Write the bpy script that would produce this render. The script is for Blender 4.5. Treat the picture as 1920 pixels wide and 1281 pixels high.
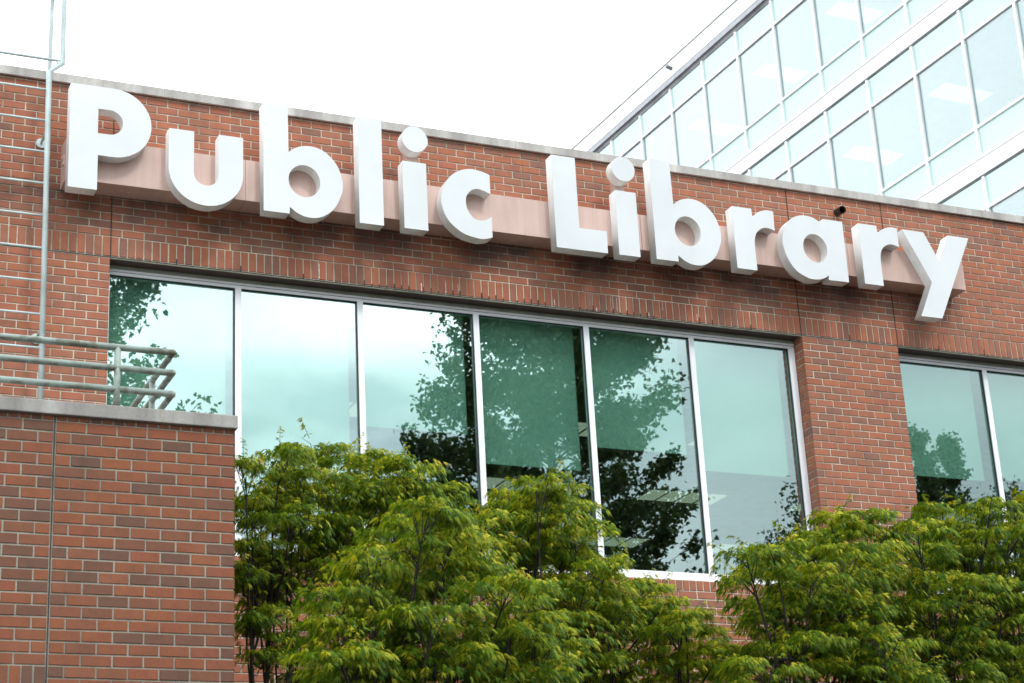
import bpy, math, random
import numpy as np
from mathutils import Matrix, Vector
R = math.radians
for o in list(bpy.data.objects): bpy.data.objects.remove(o)
scene = bpy.context.scene
col = scene.collection

# ------------------------------------------------------------------ camera, sky, sun, exposure
GROUND = -8.6                      # z = 0 is the head of the library windows
cam_d = bpy.data.cameras.new('camera'); cam = bpy.data.objects.new('camera', cam_d); col.objects.link(cam)
cam_d.sensor_width = 36.0; cam_d.lens = 67.43; cam_d.clip_start = 0.1; cam_d.clip_end = 2000
cam_d.dof.use_dof = True; cam_d.dof.focus_distance = 18.5; cam_d.dof.aperture_fstop = 5.0
CR = ((0.91658466, 0.38820157, -0.09577107), (-0.39665558, 0.85264206, -0.34009684), (-0.05036769, 0.34971568, 0.93550096))
M = Matrix(((CR[0][0], CR[0][2], -CR[0][1]), (CR[1][0], CR[1][2], -CR[1][1]), (CR[2][0], CR[2][2], -CR[2][1])))
CAM = Vector((-3.34827, -16.04434, -6.99747))
cam.matrix_world = Matrix.Translation(CAM) @ M.to_4x4()
scene.camera = cam

SUN_EL, SUN_AZ = R(50), R(163)     # azimuth clockwise from +Y: the light comes from the street side, a little to the right
world = bpy.data.worlds.new('World'); scene.world = world; world.use_nodes = True
nt = world.node_tree; nt.nodes.clear()
N = nt.nodes.new; K = nt.links.new
out = N('ShaderNodeOutputWorld'); bg = N('ShaderNodeBackground'); bg.inputs['Strength'].default_value = 0.1
sky = N('ShaderNodeTexSky'); sky.sky_type = 'NISHITA'; sky.sun_disc = False
sky.sun_elevation = SUN_EL; sky.sun_rotation = SUN_AZ
tc = N('ShaderNodeTexCoord'); mp = N('ShaderNodeMapping'); mp.inputs['Scale'].default_value = (1.0, 1.0, 2.6); mp.inputs['Location'].default_value = (7.204, 1.741, 2.789)
no = N('ShaderNodeTexNoise'); no.inputs['Scale'].default_value = 2.3; no.inputs['Detail'].default_value = 7; no.inputs['Roughness'].default_value = 0.48
no.inputs['Distortion'].default_value = 0.25
rp = N('ShaderNodeValToRGB'); e = rp.color_ramp.elements
e[0].position = 0.37; e[0].color = (0.24, 0.29, 0.31, 1)
e[1].position = 0.64; e[1].color = (1.35, 1.35, 1.33, 1)
q = rp.color_ramp.elements.new(0.51); q.color = (0.62, 0.665, 0.68, 1)
cl = N('ShaderNodeMix'); cl.data_type = 'RGBA'; cl.blend_type = 'MULTIPLY'; cl.inputs['Factor'].default_value = 1.0
cl.inputs['B'].default_value = (27, 27.5, 28, 1)
mx = N('ShaderNodeMix'); mx.data_type = 'RGBA'; mx.inputs['Factor'].default_value = 0.88
K(tc.outputs['Generated'], mp.inputs['Vector']); K(mp.outputs['Vector'], no.inputs['Vector']); K(no.outputs['Fac'], rp.inputs['Fac'])
sx = N('ShaderNodeSeparateXYZ'); K(tc.outputs['Generated'], sx.inputs[0])
def mrange(src, a, b, c, d):
    m_ = N('ShaderNodeMapRange'); m_.interpolation_type = 'SMOOTHSTEP'; K(src, m_.inputs['Value'])
    for k_, v_ in zip(('From Min', 'From Max', 'To Min', 'To Max'), (a, b, c, d)): m_.inputs[k_].default_value = v_
    return m_.outputs['Result']
thick = mrange(sx.outputs['Y'], -0.35, 0.25, 0.0, 0.92)
bank = N('ShaderNodeMath'); bank.operation = 'MULTIPLY'; K(mrange(sx.outputs['X'], 0.32, 0.57, 0.0, 0.85), bank.inputs[0]); K(mrange(sx.outputs['Y'], -0.7, 0.1, 1.0, 0.0), bank.inputs[1])
wh = N('ShaderNodeMix'); wh.data_type = 'RGBA'; K(thick, wh.inputs['Factor']); K(rp.outputs['Color'], wh.inputs['A']); wh.inputs['B'].default_value = (1, 1, 1, 1)
bk = N('ShaderNodeMix'); bk.data_type = 'RGBA'; K(bank.outputs[0], bk.inputs['Factor']); K(wh.outputs['Result'], bk.inputs['A']); bk.inputs['B'].default_value = (.19, .23, .24, 1)
# cloud glow round the hidden sun
dt = N('ShaderNodeVectorMath'); dt.operation = 'DOT_PRODUCT'; K(tc.outputs['Generated'], dt.inputs[0])
dt.inputs[1].default_value = (math.sin(SUN_AZ)*math.cos(SUN_EL), math.cos(SUN_AZ)*math.cos(SUN_EL), math.sin(SUN_EL))
glow = mrange(dt.outputs['Value'], 0.77, 0.95, 1.0, 2.1)
west = mrange(sx.outputs['X'], -0.7, 0.05, 1.10, 1.0); wg = N('ShaderNodeMath'); wg.operation = 'MULTIPLY'; K(glow, wg.inputs[0]); K(west, wg.inputs[1]); glow = wg.outputs[0]
gm = N('ShaderNodeVectorMath'); gm.operation = 'SCALE'; K(bk.outputs['Result'], gm.inputs[0]); K(glow, gm.inputs['Scale'])
K(gm.outputs[0], cl.inputs['A']); K(sky.outputs['Color'], mx.inputs['A']); K(cl.outputs['Result'], mx.inputs['B'])
K(mx.outputs['Result'], bg.inputs['Color']); K(bg.outputs['Background'], out.inputs['Surface'])

sl = bpy.data.lights.new('sun', 'SUN'); sl.energy = 1.3; sl.angle = R(9); sl.color = (1.0, 0.965, 0.91)
sun = bpy.data.objects.new('sun', sl); col.objects.link(sun)
sd = Vector((math.sin(SUN_AZ)*math.cos(SUN_EL), math.cos(SUN_AZ)*math.cos(SUN_EL), math.sin(SUN_EL)))
sun.rotation_euler = sd.to_track_quat('Z', 'Y').to_euler(); sun.location = sd*60

vs = scene.view_settings; vs.view_transform = 'Standard'; vs.look = 'None'; vs.gamma = 1.0; vs.use_curve_mapping = False; vs.exposure = 0.14
scene.cycles.max_bounces = 8; scene.cycles.transparent_max_bounces = 16; scene.cycles.glossy_bounces = 4
scene.cycles.sample_clamp_indirect = 6.0

# ------------------------------------------------------------------ materials
def new_mat(name):
    m = bpy.data.materials.new(name); m.use_nodes = True
    n = m.node_tree; n.nodes.clear()
    o = n.nodes.new('ShaderNodeOutputMaterial')
    return m, n, o
def noise(n, scale, detail=4, vec=None, rough=0.55):
    t = n.nodes.new('ShaderNodeTexNoise'); t.inputs['Scale'].default_value = scale; t.inputs['Detail'].default_value = detail
    t.inputs['Roughness'].default_value = rough
    if vec: n.links.new(vec, t.inputs['Vector'])
    return t.outputs['Fac']
def ramp(n, fac, stops):
    r = n.nodes.new('ShaderNodeValToRGB'); el = r.color_ramp.elements
    while len(el) < len(stops): el.new(0.5)
    for i, (p, c) in enumerate(stops):
        el[i].position = p; el[i].color = (c[0], c[1], c[2], 1) if len(c) == 3 else c
    n.links.new(fac, r.inputs['Fac']); return r.outputs['Color']
def mixc(n, a, b, fac, mode='MIX'):
    m = n.nodes.new('ShaderNodeMix'); m.data_type = 'RGBA'; m.blend_type = mode
    for k, v in (('A', a), ('B', b)):
        if hasattr(v, 'node'): n.links.new(v, m.inputs[k])
        else: m.inputs[k].default_value = (*v, 1)
    if hasattr(fac, 'node'): n.links.new(fac, m.inputs['Factor'])
    else: m.inputs['Factor'].default_value = fac
    return m.outputs['Result']
def math_(n, op, a, b=None, c=None, clamp=False):
    m = n.nodes.new('ShaderNodeMath'); m.operation = op; m.use_clamp = clamp
    for i, v in enumerate((a, b, c)):
        if v is None: continue
        if hasattr(v, 'node'): n.links.new(v, m.inputs[i])
        else: m.inputs[i].default_value = v
    return m.outputs[0]
def pbr(n, o, color, rough=0.6, bump=None, bs=0.2, bd=0.002, metal=0.0, spec=0.5):
    b = n.nodes.new('ShaderNodeBsdfPrincipled')
    if hasattr(color, 'node'): n.links.new(color, b.inputs['Base Color'])
    else: b.inputs['Base Color'].default_value = (*color, 1)
    if hasattr(rough, 'node'): n.links.new(rough, b.inputs['Roughness'])
    else: b.inputs['Roughness'].default_value = rough
    b.inputs['Metallic'].default_value = metal; b.inputs['Specular IOR Level'].default_value = spec
    if bump is not None:
        bp = n.nodes.new('ShaderNodeBump'); bp.inputs['Strength'].default_value = bs; bp.inputs['Distance'].default_value = bd
        n.links.new(bump, bp.inputs['Height']); n.links.new(bp.outputs['Normal'], b.inputs['Normal'])
    n.links.new(b.outputs['BSDF'], o.inputs['Surface']); return b
def pos(n): return n.nodes.new('ShaderNodeNewGeometry').outputs['Position']
def plain(name, c, rough=0.6, var=0.08, sc=6.0, metal=0.0, spec=0.5, bs=0.15):
    m, n, o = new_mat(name)
    f = noise(n, sc, 5, pos(n))
    d = tuple(max(0, x*(1-var*2.2)) for x in c); l = tuple(min(1, x*(1+var)) for x in c)
    pbr(n, o, ramp(n, f, [(0.32, d), (0.62, l)]), rough, noise(n, sc*25, 3, pos(n)), bs, 0.001, metal, spec)
    return m

def soot_shade(n):
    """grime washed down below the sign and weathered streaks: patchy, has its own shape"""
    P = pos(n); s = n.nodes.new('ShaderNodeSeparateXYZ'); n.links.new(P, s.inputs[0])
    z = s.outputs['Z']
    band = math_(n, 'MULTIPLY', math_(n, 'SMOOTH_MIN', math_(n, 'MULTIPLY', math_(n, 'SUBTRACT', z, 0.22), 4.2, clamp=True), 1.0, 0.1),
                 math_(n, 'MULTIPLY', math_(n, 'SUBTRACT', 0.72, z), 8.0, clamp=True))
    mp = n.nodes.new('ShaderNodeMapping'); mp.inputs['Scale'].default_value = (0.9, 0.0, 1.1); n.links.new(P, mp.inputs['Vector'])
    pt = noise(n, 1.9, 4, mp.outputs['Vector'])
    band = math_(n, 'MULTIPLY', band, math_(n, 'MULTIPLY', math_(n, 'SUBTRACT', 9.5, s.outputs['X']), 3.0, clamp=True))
    lo = math_(n, 'MULTIPLY', band, math_(n, 'MULTIPLY', math_(n, 'SUBTRACT', pt, 0.40), 5.0, clamp=True))  # soot blotches and the painted shadow of the raceway share this band
    m2 = n.nodes.new('ShaderNodeMapping'); m2.inputs['Scale'].default_value = (3.2, 3.2, 0.7); n.links.new(P, m2.inputs['Vector'])
    top_ = math_(n, 'MULTIPLY', math_(n, 'SUBTRACT', z, 1.15), 1.9, clamp=True)
    hi = math_(n, 'MULTIPLY', top_, math_(n, 'MULTIPLY', math_(n, 'SUBTRACT', noise(n, 1.4, 5, m2.outputs['Vector']), 0.50), 4.0, clamp=True))
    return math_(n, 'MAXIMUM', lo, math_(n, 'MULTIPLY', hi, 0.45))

def brick_mat(name, source, dark=1.0, shift=0.0):
    m, n, o = new_mat(name)
    if source == 'island': rnd = n.nodes.new('ShaderNodeNewGeometry').outputs['Random Per Island']
    else: rnd = n.nodes.new('ShaderNodeObjectInfo').outputs['Random']
    if shift: rnd = math_(n, 'MULTIPLY_ADD', math_(n, 'POWER', rnd, 1.45), 1.0, 0.0)
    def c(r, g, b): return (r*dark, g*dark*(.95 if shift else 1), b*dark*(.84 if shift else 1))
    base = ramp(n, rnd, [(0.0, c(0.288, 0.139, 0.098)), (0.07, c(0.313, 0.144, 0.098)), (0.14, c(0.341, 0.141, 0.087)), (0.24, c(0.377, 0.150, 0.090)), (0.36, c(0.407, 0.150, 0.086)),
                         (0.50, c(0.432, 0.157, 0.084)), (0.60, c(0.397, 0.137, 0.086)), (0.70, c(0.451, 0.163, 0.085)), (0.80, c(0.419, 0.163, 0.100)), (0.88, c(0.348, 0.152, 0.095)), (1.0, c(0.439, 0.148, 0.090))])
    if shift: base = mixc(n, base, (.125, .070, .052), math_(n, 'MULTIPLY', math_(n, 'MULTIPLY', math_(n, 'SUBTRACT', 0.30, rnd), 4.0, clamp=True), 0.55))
    P = pos(n)
    f = noise(n, 9.0, 4, P)                                            # kiln flashing inside a brick
    base = mixc(n, base, ramp(n, f, [(0.35, (.66, .72, .80)), (0.6, (1.04, 1.0, 1.0))]), 0.42, 'MULTIPLY')
    g = noise(n, 90.0, 3, P)
    base = mixc(n, base, ramp(n, g, [(0.3, (.84, .84, .86)), (0.7, (1.1, 1.1, 1.08))]), 0.7, 'MULTIPLY')
    base = mixc(n, base, (.055, .04, .035), math_(n, 'MULTIPLY', soot_shade(n), 0.78))
    w = ramp(n, noise(n, 1.1, 5, P), [(0.62, (0, 0, 0)), (0.80, (1, 1, 1))])
    base = mixc(n, base, (.42, .30, .24), math_(n, 'MULTIPLY', w, 0.08 if shift else 0.22))
    pbr(n, o, base, 0.82, noise(n, 160.0, 4, P), 0.35, 0.0015, spec=0.3)
    return m
def mortar_mat(name, c, dark):
    m, n, o = new_mat(name); P = pos(n)
    a = ramp(n, noise(n, 2.2, 5, P), [(0.36, dark), (0.56, c)])
    a = mixc(n, a, ramp(n, noise(n, 60, 3, P), [(0.3, (.75, .75, .75)), (0.7, (1.1, 1.1, 1.1))]), 0.8, 'MULTIPLY')
    a = mixc(n, a, (.05, .04, .035), math_(n, 'MULTIPLY', soot_shade(n), 0.7))
    pbr(n, o, a, 0.95, noise(n, 220, 3, P), 0.5, 0.002, spec=0.2); return m

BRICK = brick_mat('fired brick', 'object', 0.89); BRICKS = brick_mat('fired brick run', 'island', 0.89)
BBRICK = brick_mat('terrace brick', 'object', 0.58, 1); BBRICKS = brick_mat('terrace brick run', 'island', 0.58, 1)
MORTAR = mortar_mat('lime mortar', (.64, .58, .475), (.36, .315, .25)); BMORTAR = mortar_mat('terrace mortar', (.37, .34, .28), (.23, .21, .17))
SEAL = plain('dark joint sealant', (.035, .03, .027), 0.8)
STEEL = plain('brown lintel steel', (.060, .030, .026), 0.5)
DARK = plain('black gasket', (.012, .013, .014), 0.5)
CONC = None
def conc(k):
    m, n, o = new_mat('weathered precast'); P = pos(n)
    mp = n.nodes.new('ShaderNodeMapping'); mp.inputs['Scale'].default_value = (1, 1, .12); n.links.new(P, mp.inputs['Vector'])
    a = ramp(n, noise(n, 5, 5, mp.outputs['Vector']), [(0.34, (.34*k, .315*k, .295*k)), (0.55, (.47*k, .445*k, .42*k)), (0.72, (.62*k, .60*k, .57*k))])
    a = mixc(n, a, ramp(n, noise(n, 45, 4, P), [(0.3, (.82, .82, .82)), (0.7, (1.08, 1.08, 1.08))]), 0.7, 'MULTIPLY')
    pbr(n, o, a, 0.85, noise(n, 140, 3, P), 0.3, 0.002, spec=0.3); return m
CONC = conc(1.0); CONC2 = conc(0.68)
ALU = plain('pale painted aluminium', (.84, .85, .88), 0.38, 0.03, 3)
FLASH = plain('grey green head flashing', (.30, .33, .27), 0.5, 0.12, 5)
WHITE = plain('white letter face', (.66, .675, .685), 0.32, 0.03, 1.3, bs=0.02)
def side_mat():
    m, n, o = new_mat('white letter return'); P = pos(n)
    mp = n.nodes.new('ShaderNodeMapping'); mp.inputs['Scale'].default_value = (6, 6, 1.0); n.links.new(P, mp.inputs['Vector'])
    a = ramp(n, noise(n, 5, 5, mp.outputs['Vector']), [(0.30, (.72, .715, .66)), (0.55, (.83, .835, .83))])
    pbr(n, o, a, 0.42); return m
SIDE = side_mat()
def race_mat():
    m, n, o = new_mat('faded salmon raceway paint'); P = pos(n)
    mp_ = n.nodes.new('ShaderNodeMapping'); mp_.inputs['Scale'].default_value = (7, 1, .5); n.links.new(P, mp_.inputs['Vector'])
    a = ramp(n, noise(n, 1.6, 5, P), [(0.3, (.49, .325, .28)), (0.65, (.61, .43, .375))])
    a = mixc(n, a, ramp(n, noise(n, 2.4, 5, mp_.outputs['Vector']), [(0.34, (.86, .84, .82)), (0.55, (1, 1, 1)), (0.75, (1.06, 1.06, 1.05))]), 0.6, 'MULTIPLY')
    pbr(n, o, a, 0.45, noise(n, 3.0, 2, P), 0.15, 0.01); return m
RACE = race_mat()
RAILP = None
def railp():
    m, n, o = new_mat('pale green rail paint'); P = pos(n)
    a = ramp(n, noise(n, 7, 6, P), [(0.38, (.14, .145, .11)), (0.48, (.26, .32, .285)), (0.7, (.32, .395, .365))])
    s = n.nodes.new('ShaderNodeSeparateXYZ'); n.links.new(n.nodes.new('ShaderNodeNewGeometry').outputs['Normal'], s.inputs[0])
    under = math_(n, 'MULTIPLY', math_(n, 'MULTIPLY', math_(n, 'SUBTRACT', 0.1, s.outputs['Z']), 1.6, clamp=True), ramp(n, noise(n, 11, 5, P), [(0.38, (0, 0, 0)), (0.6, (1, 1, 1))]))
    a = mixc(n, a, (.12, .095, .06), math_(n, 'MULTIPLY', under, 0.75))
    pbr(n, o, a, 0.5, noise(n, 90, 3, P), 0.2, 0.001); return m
RAILP = railp()
LADP = plain('pale blue ladder paint', (.50, .585, .58), 0.45, 0.08, 5)
BLACKP = plain('black plastic pipe', (.02, .022, .025), 0.35)

def glass_mat(name, tint, refl, rcol, rough=0.0, wob=0.0, fr=0.6):
    m, n, o = new_mat(name)
    t = n.nodes.new('ShaderNodeBsdfTransparent'); t.inputs['Color'].default_value = (*tint, 1)
    g = n.nodes.new('ShaderNodeBsdfGlossy'); g.inputs['Color'].default_value = (*rcol, 1); g.inputs['Roughness'].default_value = rough
    if wob:
        b = n.nodes.new('ShaderNodeBump'); b.inputs['Strength'].default_value = 1.0; b.inputs['Distance'].default_value = wob
        n.links.new(noise(n, 1.7, 2, pos(n)), b.inputs['Height']); n.links.new(b.outputs['Normal'], g.inputs['Normal'])
    x = n.nodes.new('ShaderNodeMixShader')
    lw = n.nodes.new('ShaderNodeLayerWeight'); lw.inputs['Blend'].default_value = 0.5
    f = math_(n, 'ADD', math_(n, 'MULTIPLY', math_(n, 'POWER', lw.outputs['Facing'], 3.0), fr), refl, clamp=True)
    n.links.new(f, x.inputs['Fac']); n.links.new(t.outputs[0], x.inputs[1]); n.links.new(g.outputs[0], x.inputs[2])
    n.links.new(x.outputs[0], o.inputs['Surface']); return m
GLASS = glass_mat('green reflective glazing', (.73, .905, .85), 0.335, (.95, 1.0, .985), 0.0, 0.00022)
TGLASS = glass_mat('tower vision glass', (.66, .80, .80), 0.17, (.92, .98, 1.0), 0.0, 0.0004, 0.9)
SPAN = None
def span():
    m, n, o = new_mat('tower spandrel glass')
    pbr(n, o, (.47, .66, .615), 0.12, spec=0.9); return m
SPAN = span()
TWHITE = plain('tower white metal', (.90, .915, .92), 0.4, 0.02, 1)
TGREY = plain('tower grey soffit', (.20, .20, .21), 0.6, 0.2, 2)
BLIND = plain('white roller blind fabric', (.80, .82, .78), 0.9, 0.02, 1.5)
CEIL = plain('ceiling tile', (.50, .50, .48), 0.9); INWALL = plain('interior paint', (.35, .36, .35), 0.9); CARPET = plain('office carpet', (.08, .085, .09), 0.95)
def emis(name, c, s):
    m, n, o = new_mat(name); E_ = n.nodes.new('ShaderNodeEmission'); E_.inputs['Color'].default_value = (*c, 1); E_.inputs['Strength'].default_value = s
    n.links.new(E_.outputs[0], o.inputs['Surface']); return m
LAMP = emis('fluorescent diffuser', (1.0, .93, .74), 0.55); TLAMP = emis('tower diffuser', (1.0, .95, .85), 0.6)
LOUVRE = plain('lamp louvre metal', (.6, .58, .5), 0.4)
BARK = plain('maple bark', (.022, .017, .013), 0.9, 0.3, 12, bs=0.5)
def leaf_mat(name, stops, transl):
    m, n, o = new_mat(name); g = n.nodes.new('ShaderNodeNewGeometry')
    at = n.nodes.new('ShaderNodeAttribute'); at.attribute_name = 'young_lit'
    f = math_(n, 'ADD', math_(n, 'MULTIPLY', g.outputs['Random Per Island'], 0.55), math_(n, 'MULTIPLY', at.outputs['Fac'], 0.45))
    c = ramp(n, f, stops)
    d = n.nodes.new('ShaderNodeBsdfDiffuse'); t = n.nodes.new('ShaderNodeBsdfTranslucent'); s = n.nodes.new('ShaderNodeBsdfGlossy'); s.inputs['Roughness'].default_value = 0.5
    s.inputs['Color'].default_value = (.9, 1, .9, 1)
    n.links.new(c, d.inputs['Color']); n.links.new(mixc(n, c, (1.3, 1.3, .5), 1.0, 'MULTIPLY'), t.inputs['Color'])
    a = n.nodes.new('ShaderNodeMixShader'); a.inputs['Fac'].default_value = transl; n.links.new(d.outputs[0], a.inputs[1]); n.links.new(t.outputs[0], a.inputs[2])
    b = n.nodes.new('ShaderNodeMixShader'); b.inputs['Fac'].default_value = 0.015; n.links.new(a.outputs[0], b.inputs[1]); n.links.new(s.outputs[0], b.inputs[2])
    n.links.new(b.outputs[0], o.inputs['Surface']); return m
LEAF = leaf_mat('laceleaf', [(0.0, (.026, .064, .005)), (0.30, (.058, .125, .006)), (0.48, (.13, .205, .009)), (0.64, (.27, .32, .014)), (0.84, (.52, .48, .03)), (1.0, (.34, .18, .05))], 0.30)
SLEAF = leaf_mat('broadleaf', [(0.0, (.015, .026, .008)), (0.6, (.028, .048, .012)), (1.0, (.045, .075, .016))], 0.25)
ASPH = plain('asphalt', (.042, .042, .043), 0.9, 0.2, 3); PAVE = plain('dark paved forecourt', (.050, .048, .045), 0.9, 0.12, 2); SOIL = plain('bark mulch', (.035, .026, .018), 0.95, 0.3, 14)

# ------------------------------------------------------------------ object helpers
class MB:
    def __init__(s): s.v = []; s.f = []
    def add(s, v, f):
        o = len(s.v); s.v += [tuple(x) for x in v]; s.f += [tuple(o+i for i in q) for q in f]
    def box(s, x0, x1, y0, y1, z0, z1):
        s.add([(x0, y0, z0), (x1, y0, z0), (x1, y1, z0), (x0, y1, z0), (x0, y0, z1), (x1, y0, z1), (x1, y1, z1), (x0, y1, z1)],
              [(0, 3, 2, 1), (4, 5, 6, 7), (0, 1, 5, 4), (1, 2, 6, 5), (2, 3, 7, 6), (3, 0, 4, 7)])
    def tube(s, pts, rad, n=12, cap=True):
        pts = [Vector(p) for p in pts]; rads = rad if hasattr(rad, '__len__') else [rad]*len(pts)
        o = len(s.v); up = None
        for i, p in enumerate(pts):
            d = (pts[min(i+1, len(pts)-1)] - pts[max(i-1, 0)]).normalized()
            if i not in (0, len(pts)-1):
                a = (pts[i]-pts[i-1]).normalized(); b = (pts[i+1]-pts[i]).normalized(); k = 1/max(0.5, math.cos(a.angle(b)/2)) if a.length and b.length else 1
            else: k = 1
            if up is None: up = d.orthogonal().normalized()
            up = (up - d*up.dot(d)).normalized(); w = d.cross(up)
            for j in range(n):
                t = 2*math.pi*j/n; s.v.append(tuple(p + (up*math.cos(t) + w*math.sin(t))*rads[i]*k))
        for i in range(len(pts)-1):
            for j in range(n):
                a = o+i*n+j; b = o+i*n+(j+1) % n; s.f.append((a, b, b+n, a+n))
        if cap:
            s.f.append(tuple(o+j for j in reversed(range(n)))); s.f.append(tuple(o+(len(pts)-1)*n+j for j in range(n)))
    def mesh(s, name, mat, smooth=False):
        m = bpy.data.meshes.new(name); m.from_pydata(s.v, [], s.f); m.materials.append(mat)
        if smooth: m.shade_smooth()
        m.update(); return m
def link(name, data, parent=None, loc=None, rot=None, kind=None, label=None):
    o = bpy.data.objects.new(name, data); col.objects.link(o)
    if parent: o.parent = parent
    if loc: o.location = loc
    if rot: o.rotation_euler = rot
    if kind: o['kind'] = kind
    if label: o['label'] = label
    return o
def thing(name, label, cat, loc=(0, 0, 0), group=None, data=None):
    o = link(name, data, loc=loc); o['label'] = label; o['category'] = cat
    if group: o['group'] = group
    return o
def part(name, mb, mat, parent, smooth=False, bevel=0, **k):
    o = link(name, mb.mesh(name, mat, smooth), parent, **k)
    if parent is not None:
        w = Vector(parent.location)
        pp = parent.parent
        while pp: w += Vector(pp.location); pp = pp.parent
        if not k.get('loc'): o.location = -w
    if bevel:
        b = o.modifiers.new('bevel', 'BEVEL'); b.width = bevel; b.segments = 2; b.limit_method = 'ANGLE'
    return o
def boxpart(name, b, mat, parent, **k):
    m = MB(); m.box(*b); return part(name, m, mat, parent, **k)

# ------------------------------------------------------------------ ground
def sheet(name, x0, x1, y0, y1, z, mat):
    m = MB(); m.add([(x0, y0, z), (x1, y0, z), (x1, y1, z), (x0, y1, z)], [(0, 1, 2, 3)])
    o = part(name, m, mat, None); o['kind'] = 'structure'; return o
sheet('ground', -700, 700, -700, 700, GROUND-0.13, ASPH)
m = MB(); m.box(-60, 60, -14.5, 0.0, GROUND-0.129, GROUND); m.box(-60, 60, -60, -26, GROUND-0.129, GROUND)
o = part('pavement', m, PAVE, None); o['kind'] = 'structure'
sheet('planting_bed', 0.1, 15.8, -7.4, 0.0, GROUND+0.02, SOIL)

# ------------------------------------------------------------------ brick library
S = 0.0762; L = 0.2032; H = 0.0776; HS = 0.204; J = 0.0122
W1 = 96*S; W2 = 112*S; W2E = W2 + W1
rng = random.Random(7)
def brick_verts(w, h, d, ch=0.0022):
    a, b = w/2, h/2; c = ch
    v = [(-a, c, -b), (a, c, -b), (a, c, b), (-a, c, b), (-a+c, 0, -b+c), (a-c, 0, -b+c), (a-c, 0, b-c), (-a+c, 0, b-c), (-a, d, -b), (a, d, -b), (a, d, b), (-a, d, b)]
    f = [(4, 5, 6, 7), (0, 1, 5, 4), (1, 2, 6, 5), (2, 3, 7, 6), (3, 0, 4, 7), (1, 0, 8, 9), (2, 1, 9, 10), (3, 2, 10, 11), (0, 3, 11, 8)]
    return v, f
_bc = {}
def brick_mesh(w, h, d, mat):
    k = (round(w, 4), round(h, 4), round(d, 4), mat.name)
    if k not in _bc:
        v, f = brick_verts(w, h, d); m = bpy.data.meshes.new('brick'); m.from_pydata(v, [], f); m.materials.append(mat); _bc[k] = m
    return _bc[k]
CRi = np.array(CR).T
def project(x, y, z):
    c = CRi @ (np.array((x, y, z)) - np.array(CAM)); return 960+3596.14*c[0]/c[1], 640.5-3596.14*c[2]/c[1], c[1]
def lay(bricks, name, mat, smat, parent, plane_y, limit=300, hidden=None, restname='brickwork'):
    """bricks: (cx, cz, w, h, depth). The ones showing largest become objects, the others one joined part."""
    sc = []
    for i, (x, z, w, h, d) in enumerate(bricks):
        u, v, dist = project(x, plane_y, z)
        vis = -10 < u < 1930 and -10 < v < 1290 and not (hidden and hidden(u, v, x, z))
        sc.append((0 if vis else 1, -w*h/dist**2, i))
    sc.sort(); top = {i for k, (vv, _, i) in enumerate(sc) if k < limit and vv == 0}
    rest = MB(); par = Vector(parent.location)
    pp = parent.parent
    while pp: par += Vector(pp.location); pp = pp.parent
    for i, (x, z, w, h, d) in enumerate(bricks):
        dy = rng.uniform(-0.0012, 0.0012); rx = rng.uniform(-.006, .006); rz = rng.uniform(-.005, .005); ry = rng.uniform(-.0035, .0035)
        dx = rng.uniform(-.0012, .0012); dz = rng.uniform(-.0010, .0010)
        if i in top:
            link(name, brick_mesh(w-J, h-J, d, mat), parent, loc=(x+dx-par.x, plane_y+dy-par.y, z+dz-par.z), rot=(rx, ry, rz))
        else:
            v, f = brick_verts(w-J, h-J, d); mm = Matrix.Translation((x+dx, plane_y+dy, z+dz)) @ Matrix.Rotation(ry, 4, 'Y') @ Matrix.Rotation(rz, 4, 'Z')
            rest.add([mm @ Vector(p) for p in v], f)
    if rest.v: part(restname, rest, smat, parent, kind='stuff')
def run(x0, x1, z, h, half, from_left=True, d=0.03):
    """stretcher course from x0 to x1, starting with a half brick if half"""
    res = []; n = 0
    if from_left:
        x = x0; w = L/2 if half else L
        while x < x1-0.02:
            w = min(w, x1-x); res.append((x+w/2, z, w, h, d)); x += w; w = L
    else:
        x = x1; w = L/2 if half else L
        while x > x0+0.02:
            w = min(w, x-x0); res.append((x-w/2, z, w, h, d)); x -= w; w = L
    return res

# ------------------------------------------------------------------ library building
lib = thing('library_building', 'red brick library building with long green glazed window bands under a concrete coping', 'building', (5.0, 0, GROUND))
m = MB(); YB = 0.0065
XL, XR, TOPZ = -5.0, 17.0, 1.70
for b in ((XL, XR, 0.002, TOPZ), (XL, -0.006, GROUND, 0.002), (W1+0.013, W2-0.013, GROUND, 0.002), (-0.006, W1+0.013, GROUND, -2.7225),
          (W2-0.013, W2E+0.006, GROUND, -2.7225), (W2E+0.006, XR, GROUND, 0.002)):
    m.box(b[0], b[1], YB, 0.30, b[2], b[3])
wall = part('facade_wall', m, MORTAR, lib)
bricks = []
# above the soldier course
for n_ in range(20):
    z0 = HS + n_*H; h = H if n_ < 19 else 0.045
    half = (n_ % 2 == 0)
    bricks += run(XL, 0.0, z0+h/2, h, half, False)
    bricks += run(0.0, W1, z0+h/2, h, half); bricks += run(W1, W2, z0+h/2, h, half); bricks += run(W2, XR, z0+h/2, h, half)
rows = int((-GROUND)/H)
for n_ in range(rows):
    z = -(n_+0.5)*H - 0.004
    bricks += run(XL, 0.0, z, H, n_ % 2 == 0, False)
    r = run(W1, W2, z, H, n_ % 2 == 1)
    x, zz, w, h, d = r[0]; r[0] = (x, zz, w, h, 0.0925 if n_ % 2 == 0 else 0.167)
    bricks += r
    bricks += run(W2E, XR, z, H, n_ % 2 == 0)
ZR = -2.722; HR = 0.108
for a, b in ((0.0, W1), (W2, W2E)):
    k = 0; z = ZR-HR-H/2
    while z > GROUND+H/2:
        bricks += run(a, b, z, H, k % 2 == 0); z -= H; k += 1
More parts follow.
